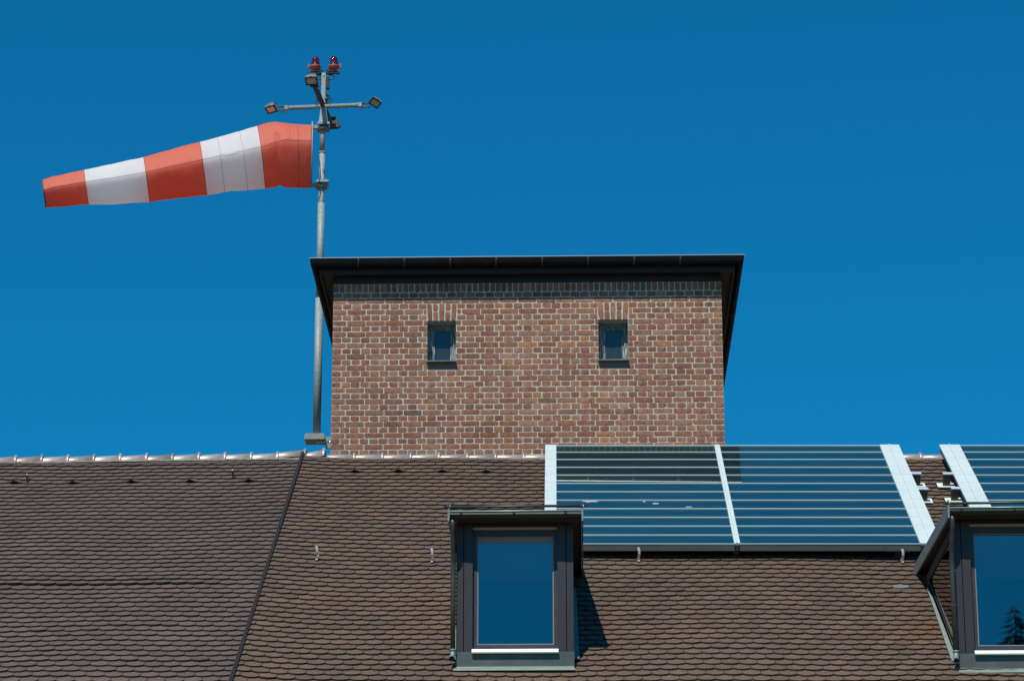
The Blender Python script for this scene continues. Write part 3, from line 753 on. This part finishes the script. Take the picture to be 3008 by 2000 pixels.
# ------------------------------------------------------------------ mast with obstruction lights
MX, MY = -3.682, 41.232
zm = lambda z: -.4281 + 1.01955 * z + CAMZ
mast = thing('light_mast', (MX, MY, zm(11.8)), 'galvanised mast with two red beacons and floodlight arms beside the tower', 'mast')
s = MB(); s.tube([(MX, MY, zm(11.88)), (MX, MY, zm(13.9))], .0575, 20); s.tube([(MX, MY, zm(13.9)), (MX, MY, zm(15.33))], .051, 20); s.tube([(MX, MY, zm(15.29)), (MX, MY, zm(15.36)), (MX, MY, zm(16.09))], [.051, .044, .043], 20)
s.tube([(MX, MY, zm(16.09)), (MX, MY, zm(16.11))], .048, 20); s.tube([(MX, MY, zm(16.1)), (MX, MY, zm(16.6))], .036, 18)
mk('pole', s, M['galv'], mast)
s = MB(); s.bb(MX - .16, MX + .125, MY - .155, MY + .155, zm(11.80), zm(11.865)); s.bb(MX - .15, MX + .11, MY - .15, MY + .15, zm(11.866), zm(11.885)); s.bb(MX + .125, TX - .005, MY - .05, MY + .0, zm(11.79), zm(11.86)); s.bb(MX + .125, TX - .005, MY + .1, MY + .13, zm(11.74), zm(11.80))
mk('base_bracket', s, M['galv_dark'], mast)
s = MB(); s.tube([(MX - .0, MY - .05, zm(11.775)), (MX + .14, MY - .055, zm(11.785))], [.008, .013], 8); s.tube([(MX + .15, MY - .055, zm(11.786)), (MX + .24, MY - .055, zm(11.79))], .013, 8); s.tube([(MX + .25, MY - .055, zm(11.79)), (TX - .004, MY - .055, zm(11.79))], .013, 8); mk('tension_rod', s, M['chrome'], mast)
# head: tapered block, square post, junction box
s = MB()
def frus(mb, c0, w0, d0, z0, c1, w1, d1, z1):
    vs = [(c0[0]+a*w0/2, c0[1]+b*d0/2, zm(z0)) for a, b in ((-1,-1),(1,-1),(1,1),(-1,1))] + [(c1[0]+a*w1/2, c1[1]+b*d1/2, zm(z1)) for a, b in ((-1,-1),(1,-1),(1,1),(-1,1))]
    mb.add(vs, [(3,2,1,0),(4,5,6,7)] + [(i,(i+1)%4,4+(i+1)%4,4+i) for i in range(4)])
hx = MX + .012
frus(s, (hx, MY), .135, .12, 16.535, (hx - .005, MY), .075, .08, 16.79)
frus(s, (hx - .01, MY), .056, .05, 16.80, (hx - .012, MY), .066, .05, 17.33)
mk('mast_head', s, M['galv'], mast)
s = MB(); s.box((hx + .045, MY + .03, zm(17.18)), (.05, .09, .17)); mk('junction_box', s, M['black'], mast)
s = MB(); s.box((hx + .04, MY + .03, zm(16.93)), (.04, .08, .16)); s.box((hx - .052, MY + .02, zm(17.24)), (.02, .07, .15)); mk('junction_box', s, M['black'], mast)
s = MB(); s.box((hx + .025, MY - .035, zm(16.93)), (.035, .01, .02)); s.lathe((hx - .012, MY - .03, zm(17.29)), [(.001, -.012), (.011, -.006), (.011, .006), (.001, .012)], 10); mk('bolt', s, M['chrome'], mast)
s = MB(); s.bb(hx - .245, hx - .045, MY - .04, MY + .02, zm(17.315), zm(17.338)); s.bb(hx + .022, hx + .225, MY - .04, MY + .02, zm(17.315), zm(17.338)); s.bb(hx - .045, hx + .022, MY + .026, MY + .034, zm(17.31), zm(17.34))
s.bb(hx - .20, hx - .06, MY - .05, MY + .03, zm(17.338), zm(17.352)); s.bb(hx + .06, hx + .20, MY - .05, MY + .03, zm(17.338), zm(17.352))
mk('beacon_bar', s, M['black'], mast)
def beacon(x, side, lab):
    c = (x, MY - .01, zm(17.353))
    s = MB(); s.lathe(c, [(.034, 0), (.045, .008), (.080, .05), (.087, .070), (.085, .082), (.070, .089)], 24)
    s.box((x + side * .098, MY - .01, c[2] + .078), (.022, .05, .062))
    o = mk('beacon', s, M['orange'], mast, lab)
    s = MB(); s.lathe(c, [(.070, .092), (.066, .12), (.060, .14), (.058, .18), (.052, .208), (.036, .228), (.010, .236)], 24); mk('dome', s, M['lens'], o)
    s = MB(); s.box((x, MY - .098, c[2] + .085), (.014, .012, .05)); mk('clasp', s, M['chrome'], o)
    # cable to the junction box
    s = MB(); s.tube([(x - side * .05, MY - .02, c[2] + .03), (x - side * .09, MY - .02, c[2] + .01), (x - side * .115, MY, c[2] - .01)], .009, 8); mk('cable', s, M['black'], o)
beacon(hx - .137, -1, 'left red beacon'); beacon(hx + .135, 1, 'right red beacon')
for sd in (-1, 1):
    s = MB(); cx_ = hx + (-.045 if sd < 0 else .06); pts = []
    for i in range(13):
        t = -math.pi/2 + math.pi * i / 12; pts.append((cx_ + sd * (.03 + .055 * max(0, math.cos(t))), MY - .01, zm(17.26) + .036 * math.sin(t)))
    s.tube([(cx_, MY - .01, zm(17.224))] + pts + [(cx_, MY - .01, zm(17.296))], .0095, 8); mk('cable_loop', s, M['black'], mast)
    s = MB(); pts = [(hx + sd * (.035 + .085 * math.sin(math.pi * .55 * i / 8)), MY - .02, zm(16.98 - .15 * (1 - math.cos(math.pi * .5 * i / 8)))) for i in range(9)]; s.tube(pts, .007, 6)
    pts = [(hx + sd * (.035 + .062 * math.sin(math.pi * .55 * i / 8)), MY - .03, zm(16.95 - .12 * (1 - math.cos(math.pi * .5 * i / 8)))) for i in range(9)]; s.tube(pts, .006, 6); mk('cable_loop', s, M['black'], mast)
# cross arms, turned about five degrees
th = R(-4.8); AX = Vector((math.cos(th), math.sin(th), 0)); AY = Vector((-math.sin(th), math.cos(th), 0)); AC = Vector((MX + .0, MY, zm(16.81)))
def arm(d, L, w=.04, h=.028):
    s = MB(); s.bar(AC + d * .03 - Vector((0,0,.0)) + Vector((0,0,.012)), AC + d * L + Vector((0,0,.012)), w, h)
    s2 = MB(); s2.bar(AC + d * .03 + Vector((0,0,-.013)), AC + d * (L - .0) + Vector((0,0,-.013)), w - .004, .020)
    for t_ in (.2, .33, .46): s2.bar(AC + d * t_ + Vector((0,0,-.018)), AC + d * (t_ + .03) + Vector((0,0,-.018)), w + .008, .022)
    return s, s2
for d, L in ((AX, .53), (-AX, .53)):
    a_, b_ = arm(d, L); o = mk('arm', a_, M['galv'], mast); mk('cable_tray', b_, M['brace'], o)
    # end clamp and yoke rails
    s = MB(); s.box(AC + d * (L + .02), (.05, .06, .06)); c_ = mk('arm_clamp', s, M['galv_dark'], mast)
    s = MB(); s.bar(AC + d * (L + .04) + Vector((0,0,.03)), AC + d * (L + .15) + Vector((0,0,.03)), .03, .014); s.bar(AC + d * (L + .04) + Vector((0,0,-.035)), AC + d * (L + .17) + Vector((0,0,-.035)), .03, .016); s.bar(AC + d * (L + .05) + Vector((0,0,-.04)), AC + d * (L + .05) + Vector((0,0,.035)), .03, .012, up=(0,1,0)); mk('yoke', s, M['brace'], c_)
    s = MB(); pts = [AC + d * (L + .03 + .035 * math.cos(t_)) + Vector((0, -.02, -.045 + .035 * math.sin(t_))) for t_ in [math.pi + math.pi * i / 8 for i in range(9)]]; s.tube(pts, .006, 6); mk('cable_loop', s, M['black'], c_)
for d, L in ((-AY, .74), (AY, .72)):
    s = MB(); s.bar(AC + d * .03, AC + d * L, .05, .05); s.bar(AC + d * .05 + AX * .03 + Vector((0,0,.02)), AC + d * (L - .1) + AX * .03 + Vector((0,0,.02)), .012, .012); mk('arm', s, M['brace'], mast)
    s = MB(); s.box(AC + d * L + Vector((0,0,.02)), (.13, .05, .03)); mk('arm_clamp', s, M['brace'], mast)
def floodlight(c, eul, lab, k=.86):
    c = Vector(c); Rm = Euler(eul, 'XYZ').to_matrix()
    def frame_box(mb, size, off): mb.box(c + Rm @ Vector(off), size, Rm)
    W, H = .185 * k, .145 * k
    s = MB()
    f0 = [(-W/2, -.05, -H/2), (W/2, -.05, -H/2), (W/2, -.05, H/2), (-W/2, -.05, H/2)]
    f1 = [(-W/2, -.028, -H/2), (W/2, -.028, -H/2), (W/2, -.028, H/2), (-W/2, -.028, H/2)]
    f2 = [(-W*.25, .085, -H*.14), (W*.25, .085, -H*.14), (W*.25, .085, H*.30), (-W*.25, .085, H*.30)]
    vs = [c + Rm @ Vector(v) for v in f1 + f2]; s.add(vs, [(3,2,1,0),(4,5,6,7)] + [(i,(i+1)%4,4+(i+1)%4,4+i) for i in range(4)])
    o = mk('floodlight', s, M['lampbody'], mast, lab)
    s = MB(); r_ = .014
    for sz, of in (((W, .026, r_), (0, -.039, H/2 - r_/2)), ((W, .026, r_), (0, -.039, -H/2 + r_/2)), ((r_, .026, H - 2*r_), (W/2 - r_/2, -.039, 0)), ((r_, .026, H - 2*r_), (-W/2 + r_/2, -.039, 0))): frame_box(s, sz, of)
    mk('lamp_rim', s, M['black'], o)
    s = MB(); frame_box(s, (W - 2*r_, .006, H - 2*r_), (0, -.036, 0)); mk('lamp_glass', s, M['lampglass'], o)
    s = MB(); frame_box(s, (W - .01, .012, .006), (0, -.034, H/2 + .0035)); frame_box(s, (.03, .012, .012), (0, -.04, H/2 + .012)); mk('lamp_catch', s, M['galv'], o)
    s = MB(); frame_box(s, (.06, .05, .05), (0, .10, .0)); mk('cable_box', s, M['black'], o)
    return o
floodlight(AC - AX * .765 + Vector((0, -.02, .005)), (R(58), R(-4), R(-24)), 'left floodlight')
floodlight(AC + AX * .775 + Vector((0, -.02, .035)), (R(55), R(24), R(30)), 'right floodlight')
floodlight(AC - AY * .80 + Vector((-.035, 0, .10)), (R(56), R(0), R(-5)), 'front floodlight', .96)
floodlight(AC + AY * .78 + Vector((.04, 0, .02)), (R(56), R(0), R(170)), 'rear floodlight')
# brackets that carry the sock frame
for z0, z1 in ((16.44, 16.535), (15.555, 15.65)):
    s = MB(); s.bb(MX - .07, MX + .11, MY - .11, MY - .05, zm(z1 - .035), zm(z1)); s.bb(MX - .085, MX + .095, MY + .05, MY + .1, zm(z0 + .01), zm(z1)); s.bb(MX - .15, MX - .075, MY - .03, MY + .03, zm(z0 + .025), zm(z1 - .02))
    s.tube([(MX, MY, zm(z0)), (MX, MY, zm(z0 + .05))], [.085, .07], 16); mk('swivel_clamp', s, M['galv_dark'], mast)

# ------------------------------------------------------------------ windsock
sock = thing('windsock', (-3.80, MY, zm(16.07)), 'red and white striped windsock streaming left from the mast', 'windsock')
s = MB(); pts = []
for i in range(33):
    t = 2 * math.pi * i / 32; pts.append((-3.832 - .098 * .40 * math.cos(t), MY + .40 * math.cos(t) , zm(16.062) + .462 * math.sin(t)))
s.tube(pts, .009, 8, cap=False); s.tube([(-3.832, MY - .02, zm(15.56)), (-3.832, MY - .02, zm(16.57))], .0115, 10); s.tube([(-3.832, MY, zm(16.49)), (-3.73, MY, zm(16.49))], .012, 8); s.tube([(-3.832, MY, zm(15.6)), (-3.73, MY, zm(15.6))], .012, 8)
mk('hoop_frame', s, M['galv'], sock)
# outline along the sock: x, top, bottom, crease height fraction
OUT = [(-3.825, 16.515, 15.59), (-3.9, 16.518, 15.582), (-4.10, 16.53, 15.59), (-4.27, 16.555, 15.60), (-4.31, 16.56, 15.607), (-4.40, 16.545, 15.59), (-4.54, 16.50, 15.572), (-4.75, 16.425, 15.555), (-5.05, 16.34, 15.525), (-5.42, 16.235, 15.455), (-5.8, 16.125, 15.41), (-6.22, 16.0, 15.352), (-6.65, 15.90, 15.315), (-7.07, 15.805, 15.297), (-7.36, 15.735, 15.275), (-7.52, 15.70, 15.262), (-7.645, 15.655, 15.25)]
def interp(x):
    for p, q in zip(OUT, OUT[1:]):
        if q[0] <= x <= p[0]:
            t = (x - p[0]) / (q[0] - p[0]); return tuple(p[i] + t * (q[i] - p[i]) for i in range(3))
    return OUT[-1]
# cross-section: hangs from the top seam, folds at a front crease, tucks under
SEC = [(0, .5), (-.14, .462), (-.265, .37), (-.365, .235), (-.43, .09), (-.452, .01), (-.437, -.06), (-.375, -.16), (-.28, -.28), (-.16, -.40), (-.05, -.48), (.06, -.5), (.18, -.46), (.31, -.33), (.41, -.12), (.43, .08), (.38, .27), (.27, .41), (.13, .485)]
def secpt(j, n):
    t = j / n * len(SEC); i = int(t) % len(SEC); f = t - int(t)
    p0, p1, p2, p3 = (SEC[(i + k) % len(SEC)] for k in (-1, 0, 1, 2))
    return tuple(.5 * ((2*p1[a]) + (-p0[a]+p2[a])*f + (2*p0[a]-5*p1[a]+4*p2[a]-p3[a])*f*f + (-p0[a]+3*p1[a]-3*p2[a]+p3[a])*f**3) for a in (0, 1))
import mathutils
def sock_band(xa, xb, slant, m, name='sock_band'):
    s = MB(); n = 72; k = max(8, int((xa - xb) / .018)); vs = []
    for i in range(k + 1):
        for j in range(n):
            sy, sz = secpt(j, n)
            fr = i / k
            x = xa + (xb - xa) * fr; up = max(0, min(1, (x + 4.45) / .3))
            if j and 0: pass
            xs_ = max(-7.645, min(-3.825, x + 0))
            _, zt_, zb_ = interp(xs_); hgt = zt_ - zb_
            sz = sz + .08 * up * max(0, 1 - abs(sz - .02) / .38) * (sy < 0); z = (zt_ + zb_) / 2 + sz * hgt; y = sy * hgt * (.92 if True else 1)
            nz = mathutils.noise.noise(Vector((xs_ * 9, sy * 3.0, sz * 1.2))) * .008 + mathutils.noise.noise(Vector((xs_ * 3, sy * 2, sz * 2 + 5))) * .014
            near = math.exp(-abs(xs_ + 4.31) / .035) * .05 + .012 * math.exp(-abs(xs_ + 5.0) / .015) + .010 * math.exp(-abs(xs_ + 4.8) / .012)
            amp = hgt * .0 + nz - near * (sz < .2) 
            vs.append((MX + (xs_ + 3.662) * 1.0095 - .098 * y + slant(xs_) * sz * hgt, MY + .0 + y * (1 + amp * 2) + (xs_ + 3.8) * .04, zm(z) + sz * amp * 1.2))
    fs = [(i*n+j, i*n+(j+1)%n, (i+1)*n+(j+1)%n, (i+1)*n+j) for i in range(k) for j in range(n)]
    s.add(vs, fs, True); return mk(name, s, m, sock)
sl = lambda x: max(-.17, min(0, (x + 3.85) * .22)) * 1.0
bands = [(-3.825, -4.545, 'sock_red', 'first red band at the mast, broadest, with a fold'), (-4.545, -5.375, 'sock_white', 'first white band'), (-5.375, -6.185, 'sock_red', 'middle red band'), (-6.185, -7.045, 'sock_white', 'second white band'), (-7.045, -7.645, 'sock_red', 'red band at the open tail')]
for xa, xb, mm, lab in bands:
    o = sock_band(xa, xb, sl, M[mm]); o['label'] = lab
    me = o.data; n_ = 72; ring = [me.vertices[len(me.vertices) - n_ + q].co.copy() + sock.location for q in range(n_)]
    ctr = sum(ring, Vector()) / n_; ring = [ctr + (v - ctr) * 1.004 for v in ring]
    s = MB(); s.tube(ring + [ring[0], ring[1]], .0035 if xb > -7.6 else .010, 5, cap=False); mk('seam', s, M['seam'], o)
    rows_ = [[me.vertices[a_ * n_ + q].co.copy() + sock.location for q in range(n_)] for a_ in range(0, len(me.vertices) // n_, 2)]
    fr_pts = [min(rw, key=lambda v: v.y) + Vector((0, -.002, -.004)) for rw in rows_]
    s = MB(); s.tube(fr_pts, .0017, 5, cap=False); mk('crease_seam', s, M['seam'] if mm == 'sock_red' else M['seam_grey'], o)
    if xa > -5:
        for q_ in ((.30, .68) if mm == 'sock_white' else (.25,)):
            rw = rows_[int(q_ * len(rows_))]; cc_ = sum(rw, Vector()) / n_; rw = [cc_ + (v - cc_) * 1.003 for v in rw]
            s = MB(); s.tube(rw + [rw[0], rw[1]], .0024, 5, cap=False); mk('seam', s, M['seam_grey'] if mm == 'sock_white' else M['seam'], o)

# ------------------------------------------------------------------ conifer across the street, mirrored in the right-hand dormer
tree = thing('conifer', (11.7, -20, 0), 'dark conifer mirrored in the glass of the right dormer', 'tree')
s = MB(); s.tube([(11.7, -20, 0), (11.65, -20, 8), (11.6, -20, 19.0)], [.28, .17, .02], 10); mk('trunk', s, M['bark'], tree)
s = MB(); tr_ = random.Random(9); HT = 19.2
for i in range(9000):
    t = tr_.random() ** .75; z = HT - t * 17.0; rad = .05 + (HT - z) * .40 * (1 + .25 * math.sin(z * 5)); an = tr_.uniform(0, 2*math.pi); rr_ = rad * math.sqrt(tr_.random())
    c = Vector((11.6 + rr_ * math.cos(an), -20 + rr_ * math.sin(an), z - rr_ * .35)); sz = tr_.uniform(.14, .42) * min(1, .35 + (HT - z) * .2)
    d = Vector((math.cos(an), math.sin(an), -.35)).normalized(); sd = Vector((-math.sin(an), math.cos(an), tr_.uniform(-.3, .3)))
    s.add([c - sd * sz * .4, c + sd * sz * .4, c + d * sz * 1.6], [(0, 1, 2)])
mk('crown', s, M['needles'], tree, normals=False)

# ------------------------------------------------------------------ camera
cam = bpy.data.cameras.new('camera'); co = bpy.data.objects.new('camera', cam); col.objects.link(co)
cam.sensor_fit = 'HORIZONTAL'; cam.sensor_width = 23.7; cam.lens = 70.0; cam.clip_end = 2000; cam.clip_start = .5
p, psi, rho = R(17.607), R(1.2633), R(-.0338)
f = Vector((-math.sin(psi)*math.cos(p), math.cos(psi)*math.cos(p), math.sin(p))); r = Vector((math.cos(psi), math.sin(psi), 0)); u = r.cross(f)
r2 = r * math.cos(rho) + u * math.sin(rho); u2 = -r * math.sin(rho) + u * math.cos(rho)
co.matrix_world = Matrix((r2, u2, -f)).transposed().to_4x4(); co.location = (0, 0, CAMZ)
sc.camera = co

# ------------------------------------------------------------------ light
SE, SA = R(54.5), R(16.5)      # elevation; azimuth left of the viewing axis, sun behind the camera
sd = Vector((-math.sin(SA) * math.cos(SE), -math.cos(SA) * math.cos(SE), math.sin(SE)))
sun = bpy.data.lights.new('sun', 'SUN'); so = bpy.data.objects.new('sun', sun); col.objects.link(so)
sun.energy = 4.2; sun.angle = R(.53); sun.color = (1, .965, .87); so.rotation_euler = sd.to_track_quat('Z', 'Y').to_euler(); so.location = (0, -20, 60)
w = bpy.data.worlds.new('World'); sc.world = w; w.use_nodes = True; N = w.node_tree.nodes; L = w.node_tree.links
bg = N['Background']; sky = N.new('ShaderNodeTexSky'); sky.sky_type = 'NISHITA'; sky.sun_disc = False
sky.sun_elevation = SE; sky.sun_rotation = math.atan2(sd.x, sd.y); sky.altitude = 0; sky.air_density = 1.0; sky.dust_density = .0; sky.ozone_density = 6.0
gm = N.new('ShaderNodeMix'); gm.data_type = 'RGBA'; gm.blend_type = 'MULTIPLY'; gm.inputs[0].default_value = 1; gm.inputs[7].default_value = (.045, .925, 1.2, 1)
L.new(sky.outputs[0], gm.inputs[6]); L.new(gm.outputs[2], bg.inputs[0]); bg.inputs[1].default_value = .08
sc.view_settings.view_transform = 'Standard'; sc.view_settings.look = 'None'; sc.view_settings.exposure = 0; sc.view_settings.gamma = 1
sc.render.engine = 'CYCLES'; sc.cycles.use_denoising = True; sc.cycles.max_bounces = 8; sc.cycles.sample_clamp_indirect = 6
